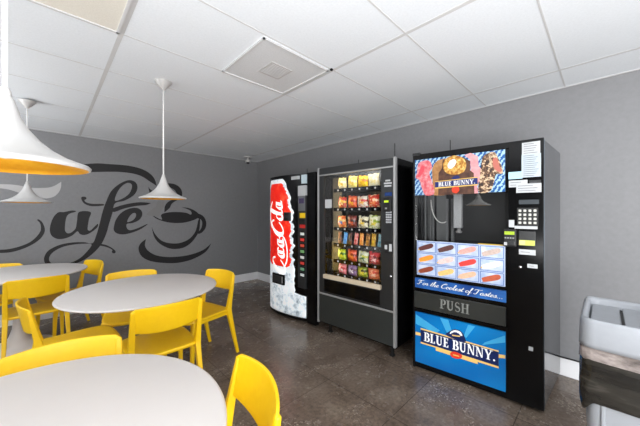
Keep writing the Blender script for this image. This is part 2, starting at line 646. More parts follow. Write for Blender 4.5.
# ------------------------------------------------------------------ ceiling fittings
gx, gy = .302, .228
v = thing('ceiling_vent', 'grey square ceiling air vent with a small white centre grille', 'vent', ((.302+1.474)/2+.284, gy+2.5*.5735, ZC))
s = .272
bx('vent_plate', noise_mat('vent_grey', [(.35, (204, 205, 206)), (.6, (214, 215, 216))], 160, .6), v, -s, s, -s, s, -.008, 0)
f = MB()
for a, b, c, d in ((-s, s, s-.012, s), (-s, s, -s, -s+.012), (-s, -s+.012, -s, s), (s-.012, s, -s, s)):
    f.box(a, b, c, d, -.014, -.006)
f.build('vent_frame', M_tbar, v)
g = bx('centre_grille', M_white, v, -.088, .088, -.088, .088, -.012, -.006)
f = MB()
for k in range(-4, 5):
    f.box(-.075, .075, k*.017-.003, k*.017+.003, -.0145, -.012)
f.build('slat', mat('vent_slat', (190, 190, 190), .6), g)
v = thing('ceiling_light', 'unlit cream ceiling light panel at the upper left of the grid', 'ceiling light', (.302-.586, gy+2.5*.5735, ZC))
bx('diffuser', noise_mat('cream_diffuser', [(.4, (222, 217, 206)), (.6, (230, 225, 214))], 240, .45, bump=.2), v, -.565, .565, -.265, .265, -.006, 0)
f = MB().box(-.574, .574, .265, .28, -.012, 0).box(-.574, .574, -.28, -.265, -.012, 0).box(-.574, -.56, -.28, .28, -.012, 0).box(.56, .574, -.28, .28, -.012, 0)
f.build('frame', M_tbar, v)
v = thing('security_camera', 'small white dome camera hanging under the ceiling near the far corner', 'camera', (2.62, 4.57, ZC))
MB().lathe([(.001, 0), (.075, 0), (.07, -.022), (.001, -.022)], 24).build('mount', M_white, v, True)
MB().tube([(0, 0, -.02), (0, 0, -.07)], .016).build('stem', M_white, v, True)
MB().lathe([(.001, -.05), (.04, -.055), (.052, -.08), (.045, -.105), (.001, -.11)], 24).build('camera_body', M_white, v, True)
MB().lathe([(.001, -.105), (.03, -.107), (.026, -.125), (.001, -.134)], 20).build('lens', M_black, v, True)
tag(bx('ceiling_sensor', M_black, None, 1.444, 1.462, 1.362, 1.377, ZC-.01, ZC), 'tiny black sensor at a ceiling tile corner beside the vent', 'sensor')


def make_lamp(x, y, zr, label):
    r = thing('pendant_lamp', label, 'pendant lamp', (x, y, zr), 0, 'white trumpet pendant lamps')
    k = .165/.186
    prof = [(.014, .172), (.018, .166), (.024, .148), (.032, .124), (.047, .097), (.07, .07), (.1, .046), (.134, .028), (.162, .018), (.181, .012), (.186, .007), (.184, .001), (.179, 0)]
    MB().lathe([(r_*k, z_) for r_, z_ in prof], 72).build('lamp_shade', M_white, r, True)
    inn = [(.179, 0), (.176, .004), (.158, .011), (.128, .022), (.094, .04), (.064, .064), (.042, .09), (.028, .12), (.001, .14)]
    MB().lathe([(r_*k, z_) for r_, z_ in inn], 72).build('gold_lining', M_gold, r, True)
    MB().lathe([(.001, .018), (.018, .021), (.031, .032), (.036, .047), (.031, .062), (.018, .082), (.014, .1), (.014, .12)], 32).build('bulb', M_bulb, r, True)
    MB().lathe([(.005, .196), (.008, .192), (.0105, .186), (.012, .176), (.0115, .168), (.001, .168)], 24).build('cord_grip', M_white, r, True)
    MB().tube([(0, 0, .18), (0, 0, ZC-zr-.03)], .0052, 10).build('cord', M_cord, r, True)
    MB().lathe([(.001, ZC-zr), (.062, ZC-zr), (.06, ZC-zr-.006), (.014, ZC-zr-.06), (.004, ZC-zr-.07)], 32).build('canopy', M_white, r, True)
    return r


L2 = make_lamp(.65, 2.43, 1.446, 'white trumpet pendant lamp above the middle round table')
dup(L2, (-.0755, 1.03, 1.45), 0, 'large-looking white pendant lamp with gold lining, nearest the camera at left')
dup(L2, (-.135, 3.67, 1.43), 0, 'farthest white pendant lamp, hanging over the far left table')

# ------------------------------------------------------------------ tables


def make_table(x, y, label):
    r = thing('pedestal_table', label, 'table', (x, y, 0), 0, 'round white pedestal tables')
    MB().lathe([(.001, .75), (.512, .75), (.521, .747), (.524, .741), (.518, .735), (.47, .722), (.001, .722)], 128).build('tabletop', M_table, r, True)
    MB().lathe([(.001, .722), (.13, .722), (.12, .71), (.07, .68), (.045, .6), (.036, .45), (.036, .32), (.045, .2), (.07, .12), (.13, .06), (.21, .032), (.27, .018), (.28, .008), (.278, 0), (.001, 0)], 72).build('pedestal', M_table, r, True)
    return r


T = make_table(.543, 2.515, 'round white pedestal table in the middle, below the pendant near the mural cup')
dup(T, (-.1, .994, 0), 0, 'nearest round white pedestal table, its top filling the lower left corner')
dup(T, (-.207, 4.04, 0), 0, 'farthest round white pedestal table, at the left beside the mural wall')

# ------------------------------------------------------------------ chairs


def make_chair(label):
    r = thing('dining_chair', label, 'chair', (0, 0, 0), 0, 'yellow plastic chairs at the round tables')
    W = .205

    def by(x, z):                                     # rear face of the curved back
        return -.238-(z-.76)*.2-.05*(1-(x/W)**2)
    # back panel
    nx, nz, th = 22, 8, .012
    g = []
    for side in (0, 1):
        for j in range(nz+1):
            for i in range(nx+1):
                q = i/nx*2-1
                x = q*W*.985
                z0 = .612-.018*(1-q*q)
                z1 = .762+.008*(1-q*q)
                # rounded corners at the top
                e = max(0, (abs(q)-.93)/.07)
                z1 -= .012*e*e
                z = z0+(z1-z0)*j/nz
                g.append((x, by(x, z)+(th if side else 0), z))
    n1 = (nx+1)*(nz+1)
    fs = []
    for j in range(nz):
        for i in range(nx):
            a = j*(nx+1)+i
            fs.append((a, a+1, a+nx+2, a+nx+1))
            fs.append((n1+a, n1+a+nx+1, n1+a+nx+2, n1+a+1))
    rim = [i for i in range(nx+1)]+[j*(nx+1)+nx for j in range(1, nz+1)]+[nz*(nx+1)+i for i in range(nx-1, -1, -1)]+[j*(nx+1) for j in range(nz-1, 0, -1)]
    for k in range(len(rim)):
        a, b = rim[k], rim[(k+1) % len(rim)]
        fs.append((a, n1+a, n1+b, b))
    MB().add(g, fs).build('backrest', M_yel, r, True, bevel=.003)
    # seat: rounded, slightly dished sheet with a down-turned lip
    sp = [(-.19, -.185), (0, -.2), (.19, -.185), (.2, -.1), (.207, .05), (.2, .16), (.165, .222), (.08, .238), (0, .24), (-.08, .238), (-.165, .222), (-.2, .16), (-.207, .05), (-.2, -.1)]
    lp = smooth_loop(sp, 5)
    rings = []
    for k, zz in ((.86, -.016), (1.0, -.018), (1.005, -.004), (.985, .004), (.9, .002), (.6, -.006), (.3, -.009), (.02, -.01)):
        rings.append([(x*k, y*k, .44+zz+(-.012*max(0, (y*k-.12)/.12)**2)) for x, y in lp])
    MB().loft(rings).build('seat', M_yel, r, True)
    for sx in (-1, 1):
        # rear leg running up into the back post
        P = []
        Sx = []
        for z, w_, d_ in ((0, .011, .014), (.2, .014, .018), (.4, .017, .024), (.44, .018, .026), (.5, .017, .021), (.6, .016, .016), (.7, .014, .012), (.75, .012, .009)):
            x = W-.004-(.012 if z > .4 else .012*z/.4)+.006
            y = -.176-.1*max(0, 1-z/.44)**1.1 if z < .44 else by(W, z)-.001
            P.append((sx*x, y, z))
            Sx.append((w_, d_))
        MB().beam(P, Sx).build('leg', M_yel, r, bevel=.006)
        P = [(sx*.2, .2, 0), (sx*.195, .19, .25), (sx*.19, .172, .405), (sx*.188, .165, .43)]
        MB().beam(P, [(.011, .012), (.015, .016), (.019, .024), (.02, .03)]).build('leg', M_yel, r, bevel=.005)
        MB().box(sx*.188-.008, sx*.188+.008, -.2, .17, .392, .428).build('side_rail', M_yel, r, bevel=.005)
    return r


C0 = None


def chair(bxp, byp, face, label):
    """place a chair by the middle of its back (top ends) and the heading it faces (degrees)"""
    global C0
    a = math.radians(face)
    rz = a-PI/2
    off = .237
    loc = (bxp+off*math.cos(a), byp+off*math.sin(a), 0)
    if C0 is None:
        C0 = make_chair(label)
        C0.location = loc
        C0.rotation_euler = (0, 0, rz)
    else:
        dup(C0, loc, rz, label)


chair(.552, 1.938, 89, 'yellow chair on the near side of the middle table, its back to the camera')
chair(.588, 3.225, -101, 'yellow chair on the far side of the middle table, facing the camera')
chair(1.215, 2.655, 194, 'yellow chair at the right end of the middle table, nearest the soda machine')
chair(-.095, 2.575, 4, 'yellow chair at the left end of the middle table, seen edge-on')
chair(-.062, 3.505, 94, 'yellow chair on the near side of the far left table')
chair(.392, 4.262, 199, 'yellow chair at the right end of the far left table, in front of the mural')
chair(-.415, 4.665, -92, 'yellow chair behind the far left table, only its back top showing')
chair(.045, 1.625, -96, 'yellow chair on the far side of the nearest table, back cut by the left edge')
chair(.517, .853, 168, 'yellow chair on the right of the nearest table, closest to the camera')

# ------------------------------------------------------------------ soda machine
ck = Front((2.19, 3.22), (2.21, 2.34))
V = thing('vending_machine', 'black soda vending machine with tall red and icy white backlit front, leftmost in the row', 'vending machine', (2.19, 3.22, 0), ck.ang, 'vending machines along the right wall')


def bow(s):
    t = min(max((s+.02)/.78, 0), 1)
    return .05-.115*math.sin(PI*(t**.72))**.55 if 0 < t < 1 else .05


def bowp(s, z, off=0):
    return (s, min(bow(s), .05)-off, z)


def strip(rows, off, nx=14, th=.003):
    """bent sheet following the bowed door: rows of (z, left, right)"""
    n = nx+1
    vs, fs = [], []
    for z, a, b in rows:
        for i in range(n):
            vs.append(bowp(a+(b-a)*i/nx, z, off))
    m_ = len(vs)
    for z, a, b in rows:
        for i in range(n):
            vs.append(bowp(a+(b-a)*i/nx, z, off-th))
    for j in range(len(rows)-1):
        for i in range(nx):
            q = j*n+i
            fs += [(q, q+1, q+n+1, q+n), (m_+q, m_+q+n, m_+q+n+1, m_+q+1)]
    R = len(rows)
    rim = list(range(n))+[j*n+nx for j in range(1, R)]+[(R-1)*n+i for i in range(nx-1, -1, -1)]+[j*n for j in range(R-2, 0, -1)]
    for k in range(len(rim)):
        a, b = rim[k], rim[(k+1) % len(rim)]
        fs.append((a, b, m_+b, m_+a))
    return MB().add(vs, fs)


MB().box(-.02, .885, .05, .78, .05, 1.8).build('cabinet', M_black, V, bevel=.006)
bx('right_frame', M_black, V, .742, .885, -.004, .06, .03, 1.815, bevel=.008)
N = 30
rows = [(z, -.018, .74) for z in (.04, .5, 1., 1.5, 1.81)]
D = strip(rows, 0, 40, .0)
# solid door: bowed front closed at the back
vs = []
for z in (.035, 1.812):
    for i in range(N+1):
        s = -.018+.758*i/N
        vs.append((s, bow(s), z))
    vs += [(.74, .06, z), (-.018, .06, z)]
k = N+3
fs = [tuple(range(k)), tuple(range(k, 2*k))]+[(i, (i+1) % k, k+(i+1) % k, k+i) for i in range(k)]
MB().add(vs, fs).build('door', M_black, V, bevel=.004)
for s in (.03, .8):
    for t_ in (.1, .7):
        MB().lathe([(.001, 0), (.022, 0), (.022, .02), (.012, .055), (.001, .055)], 14, (s, t_, 0)).build('foot', M_blackm, V, True)
bx('kick_plate', M_blackm, V, .0, .86, .06, .08, .012, .055)
rnd = random.Random(3)


def jag(z, amp, seed):
    return amp*(math.sin(z*31+seed)*.5+math.sin(z*73+seed*2.3)*.35+math.sin(z*141+seed*5)*.25)


M_ice = noise_mat('icy_backlit_panel', [(.32, (96, 112, 126)), (.41, (186, 198, 206)), (.5, (228, 234, 238)), (.7, (246, 249, 250))], 9, .25, 9, emit=.3, nrough=.7)
M_red = noise_mat('red_backlit_panel', [(.3, (206, 18, 10)), (.55, (228, 36, 18)), (.72, (240, 84, 48))], 9, .25, 6, emit=.5)
M_wlit = mat('white_backlit_lettering', (250, 250, 248), .3, emit=.5)
# icy sheet below and torn white edge round the red
rows = []
for i in range(60):
    z = .07+(1.77-.07)*i/59
    if z < .34:
        a, b = .0, .715
    elif z < .66:
        a, b = .0, .555+jag(z, .012, 2)
    else:
        a, b = .012+jag(z, .01, 1)+.03*max(0, z-1.4), .535-.13*max(0, (z-1.25)/.5)**1.5+jag(z, .03, 4)
        if z > 1.68:
            q = (z-1.68)/.09
            a += .06*q
            b -= .05*q
    rows.append((z, a, b))
strip(rows, .003, 16).build('ice_panel', M_ice, V, True)
rows = []
for i in range(50):
    z = .655+(1.715-.655)*i/49
    a = .05+jag(z, .01, 7)+.03*max(0, z-1.4)
    b = .49-.12*max(0, (z-1.25)/.5)**1.5+jag(z, .026, 4)
    if z > 1.66:
        q = (z-1.66)/.055
        a += .05*q
        b -= .06*q
    if z < .72:
        q = (.72-z)/.065
        a += .07*q*q
        b -= .05*q*q
    rows.append((z, a, b))
RP = strip(rows, .006, 14).build('red_panel', M_red, V, True)
# white script lettering running up the panel
mb = MB()


def pen(pts, w, n=5):
    """pen stroke in lettering space: x along the word (runs up), y letter height (runs left)"""
    q = smooth_loop([(p[0], p[1]) for p in pts], n, False)
    ws = [x[1] for x in smooth_loop([(i, x) for i, x in enumerate(w)], n, False)]
    o = ribbon(q, ws)
    m_ = len(q)

    def put(p, off):
        X, Y = p
        Y2 = Y
        z = .70+X*.80
        s_ = .375-Y2*.255+.05*(0.5-X)
        return bowp(s_, z, off)
    for k_ in range(m_-1):
        quad = [o[k_], o[k_+1], o[2*m_-2-k_], o[2*m_-1-k_]]
        mb.loft([[put(p, .0095) for p in quad], [put(p, .006) for p in quad]])


def sc(x0, wd):     # slanted small-letter frame
    return lambda x, y: (x0+x*wd+y*.05, y)


def small_o(x0, wd=.09, h=.5):
    g = [(x0+wd/2+wd/2*math.cos(t)+.05*(.25+h/2*math.sin(t)), h/2+h/2*math.sin(t)) for t in [2*PI*i/12+1.2 for i in range(13)]]
    pen(g, [.05 if 3 < i < 9 else .026 for i in range(13)], 3)


def big_c(x0, wd=.2):
    pen([(x0+wd*.98, .74), (x0+wd*.92, .93), (x0+wd*.72, .98), (x0+wd*.4, .8), (x0+wd*.12, .45), (x0+wd*.1, .12), (x0+wd*.3, 0), (x0+wd*.6, .1), (x0+wd*.85, .3)],
        [.03, .03, .04, .06, .075, .07, .05, .03, .02])


big_c(-.17, .25)
small_o(.085, .085)
pen([(.235, .42), (.21, .5), (.175, .4), (.165, .15), (.19, .02), (.24, .1)], [.03, .035, .045, .05, .035, .02])
small_o(.255, .085)
pen([(.355, .5), (.335, .2), (.35, .02), (.385, .1)], [.05, .05, .04, .02])
pen([(.385, .3), (.42, .31), (.455, .32)], [.07, .07, .07])
pen([(-.04, .0), (.06, -.16), (.22, -.2), (.36, -.1), (.44, .1)], [.03, .05, .06, .04, .02])
big_c(.43, .25)
small_o(.68, .085)
pen([(.785, .1), (.82, .6), (.855, .98), (.825, 1.0), (.79, .55), (.785, .1), (.815, .02), (.845, .1)], [.02, .03, .03, .03, .045, .05, .035, .02])
small_o(.855, .085)
pen([(.955, .5), (.935, .2), (.95, .02), (.99, .12)], [.05, .05, .04, .02])
pen([(.55, .98), (.7, 1.14), (.86, 1.1), (.98, .86)], [.03, .05, .05, .02])
mb.build('lettering', M_wlit, V)
# delivery door, reader, controls
Dd = MB().box(.155, .4, bow(.28)-.02, bow(.28)+.02, .42, .555).build('delivery_door', M_black, V, bevel=.012)
bx('door_flap', M_dark, Dd, .18, .375, bow(.28)-.026, bow(.28)-.02, .44, .535, bevel=.004)
bx('pull_bar', M_silver, Dd, .372, .38, bow(.28)-.03, bow(.28)-.02, .45, .53)
Rd = MB().box(.39, .5, bow(.45)-.03, bow(.45)+.02, 1.235, 1.345).build('card_reader', M_blackm, V, bevel=.008)
bx('reader_slot', M_dark, Rd, .405, .485, bow(.45)-.034, bow(.45)-.03, 1.275, 1.305)
CPy = bow(.64)-.004
CP = bx('control_panel', M_dark, V, .575, .738, CPy-.006, .05, .43, 1.545, bevel=.004)
y0 = CPy-.006
bx('coin_panel', mat('scratched_steel', (120, 122, 126), .35, .5), CP, .615, .735, y0-.004, y0, 1.36, 1.54)
bx('display', mat('violet_display', (70, 60, 90), .2), CP, .63, .715, y0-.007, y0-.003, 1.45, 1.51)
bx('yellow_label', mat('yellow_label', (240, 200, 20), .5), CP, .64, .737, y0-.004, y0, 1.275, 1.335)
bx('bill_slot', M_blackm, CP, .625, .735, y0-.014, y0, 1.2, 1.27, bevel=.004)
bx('red_label', mat('red_label', (190, 32, 24), .5), CP, .64, .736, y0-.004, y0, 1.155, 1.195)
for i, c in enumerate(((214, 222, 216), (214, 60, 50), (196, 70, 50), (120, 170, 110), (216, 216, 214), (200, 60, 50), (104, 150, 120), (200, 206, 206))):
    z = 1.085-i*.07
    B = bx('selection_button', M_black, CP, .655, .737, y0-.01, y0, z-.027, z+.027, bevel=.004)
    bx('flavour_label', mat('flavour_label_%d' % i, c, .4, emit=.15), B, .662, .728, y0-.013, y0-.01, z-.016, z+.016)
bx('notice', M_paper, V, .5, .63, bow(.565)-.012, bow(.6)+.02, 1.745, 1.785)
bx('notice', mat('pale_blue_paper', (196, 214, 222), .6), V, .655, .735, bow(.7)-.02, .05, 1.69, 1.795)
bx('notice', M_paper, V, .6, .735, bow(.66)-.016, .05, 1.515, 1.665)
MB().tube([(.42, .3, 1.8), (.42, .3, 1.93)], .004, 6).build('antenna', M_blackm, V)

# ------------------------------------------------------------------ snack machine
sn = Front((2.204, 2.288), (2.25, 1.335))
V = thing('vending_machine', 'charcoal glass-front snack machine filled with rows of bags, middle of the row', 'vending machine', (2.204, 2.288, 0), sn.ang, 'vending machines along the right wall')
SD = .74
c = MB().box(0, .022, .012, SD, .1, 1.84).box(.943, .965, .012, SD, .1, 1.84).box(.022, .943, .012, SD, 1.82, 1.84).box(.022, .943, .012, SD, .1, .12).box(.022, .943, SD-.02, SD, .12, 1.82)
c.build('cabinet', M_black, V)
bx('partition', M_inside, V, .825, .835, .03, SD-.02, .45, 1.82)
bx('back_panel', M_inside, V, .022, .825, .5, .51, .45, 1.82)
bx('inner_floor', M_inside, V, .022, .825, .05, .5, .45, .46)
bx('header', M_dark, V, .02, .945, -.004, .03, 1.765, 1.838, bevel=.003)
bx('header_trim', M_silver, V, .02, .945, -.008, .02, 1.752, 1.765)
bx('side_trim', M_silver, V, -.002, .02, -.012, .03, .098, 1.846, bevel=.004)
bx('side_trim', M_silver, V, .945, .967, -.012, .03, .11, 1.846, bevel=.004)
f = MB().box(.02, .085, 0, .03, .45, 1.752).box(.815, .825, 0, .03, .655, 1.752)
f.build('window_frame', M_dark, V, bevel=.002)
bx('window_glass', M_glass, V, .085, .815, .012, .016, .65, 1.752)
bx('cream_sill', M_cream, V, .083, .808, -.008, .03, .608, .652, bevel=.003)
dl = bx('delivery_flap', M_black, V, .095, .8, -.003, .02, .462, .6, bevel=.004)
bx('flap_frame', M_dark, V, .022, .945, .004, .03, .44, .61)
bx('lower_trim', M_silver, V, .02, .945, -.01, .03, .424, .44, bevel=.003)
bx('lower_door', M_grn, V, .02, .945, -.004, .03, .115, .424, bevel=.003)
for s in (.135, .9):
    for t_ in (.06, .66):
        MB().beam([(s, t_, 0), (s, t_, .012), (s, t_, .012), (s, t_, .11)], [(.02, .02), (.02, .02), (.01, .01), (.014, .014)]).build('leg', M_blackm, V)
# control column
CPn = bx('control_panel', M_dark, V, .825, .945, -.002, .03, .44, 1.752, bevel=.003)
for k, (z, wd) in enumerate(((1.628, .05), (1.603, .08), (1.578, .07))):
    bx('printed_line', M_paper, CPn, .888-wd/2, .888+wd/2, -.004, -.002, z, z+.014)
bx('display', mat('blue_display', (14, 48, 104), .2, emit=.1), CPn, .858, .93, -.006, -.002, 1.492, 1.525)
vl = bx('bill_acceptor', M_blackm, CPn, .85, .925, -.022, -.002, 1.345, 1.478, bevel=.006)
bx('lit_slot', mat('lime_lamp', (180, 214, 40), .3, emit=.5), vl, .862, .905, -.025, -.022, 1.432, 1.45)
bx('bill_mouth', M_silver, vl, .87, .89, -.025, -.022, 1.37, 1.385)
kp = bx('keypad', M_blackm, CPn, .868, .935, -.008, -.002, 1.235, 1.36)
for i in range(3):
    for j in range(5):
        bx('key', mat('grey_key', (170, 172, 176), .4), kp, .873+i*.02, .889+i*.02, -.013, -.008, 1.243+j*.023, 1.258+j*.023)
cr = bx('coin_return', M_blackm, CPn, .86, .938, -.012, -.002, .965, 1.075, bevel=.003)
bx('coin_cup', M_paper, cr, .862, .886, -.016, -.012, 1.0, 1.04)
bx('coin_cup', M_paper, cr, .908, .934, -.016, -.012, .985, 1.05)
lk = MB().tube([(.92, -.012, .755), (.92, .0, .755)], .012, 14).build('lock', M_chrome, CPn, True)
nt = bx('notice', M_paper, V, .1, .195, .008, .012, 1.39, 1.485)
# lamps of the cabinet: a tube over the top shelf, one up the left side
M_tube = mat('warm_tube', (255, 226, 160), .4, emit=11, ecol=(255, 226, 165))
M_tube2 = mat('side_tube', (255, 226, 160), .4, emit=95, ecol=(255, 230, 175))
MB().tube([(.1, .05, 1.778), (.8, .05, 1.778)], .012).build('lamp_tube', M_tube, V, True)
MB().tube([(.034, .038, .7), (.034, .038, 1.72)], .008).build('lamp_tube', M_tube2, V, True)
# left inner column
bx('inner_column', mat('column_panel', (22, 20, 16), .6), V, .04, .17, .22, .24, 1.0, 1.75)
bx('inner_column_base', mat('painted_glow_panel', (44, 40, 10), .6), V, .04, .17, .2, .22, .66, 1.0)  # lower part coloured olive to stand for the glow on the column
SZ = [1.6, 1.39, 1.178, 1.0, .822, .672]
for z in SZ:
    sh = bx('shelf', M_blackm, V, .18, .822, .07, .49, z-.014, z)
    bx('shelf_front', M_black, sh, .18, .822, .062, .07, z-.036, z+.004)
    for k in range(6):
        bx('price_tag', M_paper, sh, .235+k*.094, .252+k*.094, .0605, .062, z-.026, z-.008)
MB().tube([(.35, .3, 1.84), (.35, .3, 1.94)], .004, 6).build('antenna', M_blackm, V)
MB().tube([(.93, .05, 1.84), (.93, .05, 1.98)], .004, 6).build('antenna', M_blackm, V)


def to_world(fr, s, t_, z):
    dx, dy = fr.d
    return (fr.a[0]+dx*s-dy*t_, fr.a[1]+dy*s+dx*t_, z)


BM = {}


def bag_mesh(w_, h_, d_):
    key = (w_, h_, d_)
    if key in BM:
        return BM[key]
    nx, nz = 10, 12
    mbg = MB()
    n = nx+1
    for side in (-1, 1):
        for j in range(nz+1):
            v_ = j/nz
            for i in range(n):
                u_ = i/nx*2-1
                e = (max(0, 1-u_*u_)**.55)*(max(0, math.sin(PI*min(max((v_-.05)/.9, 0), 1)))**.5)
                pin = 1-.07*math.sin(PI*v_)
                mbg.v.append((u_*w_/2*pin, side*d_/2*e*(1+.2*math.sin(9*u_+5*v_)+.12*math.sin(13*v_-4*u_)), v_*h_+.004*math.sin(7*u_)*v_))
    m_ = n*(nz+1)
    for j in range(nz):
        for i in range(nx):
            q = j*n+i
            mbg.f += [(q, q+1, q+n+1, q+n), (m_+q, m_+q+n, m_+q+n+1, m_+q+1)]
    rim = list(range(n))+[j*n+nx for j in range(1, nz+1)]+[nz*n+i for i in range(nx-1, -1, -1)]+[j*n for j in range(nz-1, 0, -1)]
    for k_ in range(len(rim)):
        a, b = rim[k_], rim[(k_+1) % len(rim)]
        mbg.f.append((a, b, m_+b, m_+a))
    BM[key] = mbg
    return mbg


def wrap_mat(name, a, b, c_, h_, seed):
    """printed film: ground colour a, a ragged central picture b, flecks and top band c_"""
    m = bpy.data.materials.new(name)
    m.use_nodes = True
    nt = m.node_tree
    N, L = nt.nodes, nt.links.new
    bs = N['Principled BSDF']
    bs.inputs['Roughness'].default_value = .3
    tc = N.new('ShaderNodeTexCoord')
    mp = N.new('ShaderNodeMapping')
    mp.inputs['Location'].default_value = (0, 0, -h_*.45)
    L(tc.outputs['Object'], mp.inputs['Vector'])
    ln = N.new('ShaderNodeVectorMath')
    ln.operation = 'LENGTH'
    L(mp.outputs[0], ln.inputs[0])
    nz = N.new('ShaderNodeTexNoise')
    nz.inputs['Scale'].default_value = 38+seed
    nz.inputs['Detail'].default_value = 2
    L(tc.outputs['Object'], nz.inputs['Vector'])
    ad = N.new('ShaderNodeMath')
    ad.operation = 'MULTIPLY_ADD'
    ad.inputs[1].default_value = .07
    L(nz.outputs['Fac'], ad.inputs[0])
    L(ln.outputs['Value'], ad.inputs[2])
    r1 = N.new('ShaderNodeValToRGB')
    e = r1.color_ramp.elements
    e[0].position, e[0].color = .072, rgb(*b)
    e[1].position, e[1].color = .078, rgb(*a)
    L(ad.outputs[0], r1.inputs['Fac'])
    n2 = N.new('ShaderNodeTexNoise')
    n2.inputs['Scale'].default_value = 34
    n2.inputs['Detail'].default_value = 1
    L(mp.outputs[0], n2.inputs['Vector'])
    r2 = N.new('ShaderNodeValToRGB')
    r2.color_ramp.elements[0].position = .54
    r2.color_ramp.elements[1].position = .56
    L(n2.outputs['Fac'], r2.inputs['Fac'])
    mx = N.new('ShaderNodeMix')
    mx.data_type = 'RGBA'
    L(r2.outputs['Color'], mx.inputs[0])
    L(r1.outputs['Color'], mx.inputs[6])
    mx.inputs[7].default_value = rgb(*c_)
    L(mx.outputs[2], bs.inputs['Base Color'])
    return m


rows_ = [
    ('top shelf', .105, .135, [('cream and yellow', (236, 222, 160), (240, 196, 30), (250, 246, 226)), ('pale yellow', (246, 226, 110), (240, 206, 60), (250, 240, 200)), ('bright yellow', (250, 210, 10), (244, 190, 10), (220, 130, 20)), ('cream white', (238, 230, 190), (230, 214, 130), (250, 246, 226))]),
    ('second shelf', .1, .135, [('red and cream', (196, 36, 26), (246, 220, 150), (240, 190, 60)), ('orange and red', (226, 96, 30), (240, 180, 40), (190, 40, 24)), ('white and gold', (236, 226, 210), (230, 170, 60), (200, 50, 40)), ('red-orange', (206, 50, 30), (236, 130, 60), (244, 210, 170))]),
    ('third shelf', .1, .14, [('orange and blue', (226, 110, 40), (60, 140, 200), (240, 200, 120)), ('dark red-brown', (120, 40, 26), (210, 90, 50), (60, 26, 20)), ('white and yellow', (236, 230, 200), (230, 196, 60), (70, 60, 40)), ('white and lime', (232, 230, 200), (220, 200, 60), (150, 170, 50))]),
    ('fifth shelf', .105, .13, [('lime green', (190, 206, 40), (236, 220, 60), (60, 120, 40)), ('orange-red', (216, 80, 36), (240, 150, 60), (140, 40, 26)), ('white and green', (222, 226, 200), (60, 100, 50), (200, 200, 90)), ('pink and red', (206, 60, 66), (240, 200, 196), (120, 30, 40))]),
    ('bottom shelf', .1, .125, [('pink and white', (226, 130, 136), (246, 226, 220), (190, 40, 50)), ('violet and white', (130, 100, 150), (240, 232, 236), (90, 60, 90)), ('green and yellow', (140, 160, 50), (232, 210, 70), (60, 60, 30)), ('salmon orange', (226, 120, 80), (240, 190, 160), (190, 70, 50))]),
]
zs_ = {'top shelf': 1.6, 'second shelf': 1.39, 'third shelf': 1.178, 'fourth shelf': 1.0, 'fifth shelf': .822, 'bottom shelf': .672}
posn = ['leftmost', 'second from left', 'third from left', 'rightmost']
for shelf, w_, h_, cols in rows_:
    for i, (nm, a, b, c_) in enumerate(cols):
        m = wrap_mat('bag_%s_%d' % (shelf[:3], i), a, b, c_, h_, 5*i)
        o = bag_mesh(.122, h_*(.9+.06*(i % 2)), .07).build('snack_bag', m, None, True)
        o.location = to_world(sn, .275+i*.134, .105, zs_[shelf])
        o.rotation_euler = (.06, [.07, -.05, .1, -.04, .03][(i*3+len(shelf)) % 5], sn.ang+(-.16+.1*i))
        tag(o, '%s snack bag, %s on the %s of the snack machine' % (nm, posn[i], shelf), 'snack bag', 'snack bags on the %s' % shelf)
cc = [('dark brown', (60, 36, 24), (150, 90, 50)), ('bright blue', (40, 120, 210), (90, 170, 230)), ('black', (26, 22, 22), (90, 40, 40)), ('red', (196, 40, 50), (240, 170, 160)), ('orange', (230, 120, 40), (240, 180, 90)),
      ('amber', (214, 150, 50), (90, 50, 30)), ('yellow', (232, 196, 60), (180, 120, 40)), ('turquoise', (90, 170, 196), (190, 220, 226))]
for i, (nm, a, b) in enumerate(cc):
    m = noise_mat('bar_%d' % i, [(.4, a), (.55, b), (.62, a)], 30, .3, 2)
    o = bag_mesh(.05, .125, .022).build('candy_bar', m, None, True)
    o.location = to_world(sn, .235+i*.072, .1, 1.0)
    o.rotation_euler = (0, .14 if i % 2 else .08, sn.ang)
    tag(o, 'upright %s candy pack on the fourth shelf of the snack machine' % nm, 'candy bar', 'candy packs on the fourth shelf')

# ------------------------------------------------------------------ ice cream machine
ic = Front((2.263, 1.163), (2.349, .282))
V = thing('vending_machine', 'tall black ice cream machine with blue lit panels, rightmost in the row', 'vending machine', (2.263, 1.163, 0), ic.ang, 'vending machines along the right wall')
W, D_, T_ = .885, .62, 1.836
c = MB().box(0, .02, .012, D_, .012, T_).box(.69, W, .012, D_, .012, T_-.012).box(.02, .69, .012, D_, T_-.02, T_).box(.02, .69, .012, D_, .012, 1.09).box(.02, .69, D_-.02, D_, 1.09, T_-.02).box(.02, .69, .012, D_, 1.5, T_-.02)
c.build('cabinet', M_black, V)
sq = (3.0-2.263, .2565-1.163)
sb = (sq[0]*ic.d[0]+sq[1]*ic.d[1], -sq[0]*ic.d[1]+sq[1]*ic.d[0])
MB().loft([[(W-.01, .03, z_), (W+.002, .03, z_), (sb[0], sb[1], z_), (sb[0]-.12, sb[1], z_)] for z_ in (.03, T_-.012)]).build('side_panel', noise_mat('worn_side_panel', [(.4, (44, 46, 50)), (.62, (62, 64, 70))], 3, .12, 3, spec=.8), V)
bx('hinge_strip', mat('dark_steel_strip', (84, 94, 104), .3, .6), V, W-.004, W+.003, .014, .034, .02, T_-.01)
bx('base_plinth', M_blackm, V, .02, W-.02, .04, D_-.02, 0, .014)
bx('door_edge', M_black, V, 0, W, -.004, .014, T_-.045, T_, bevel=.003)
bx('door_edge', M_black, V, 0, .02, -.004, .014, .01, T_-.045, bevel=.003)
bx('top_cap', M_dark, V, .0, .06, -.01, .03, T_-.01, T_+.012)
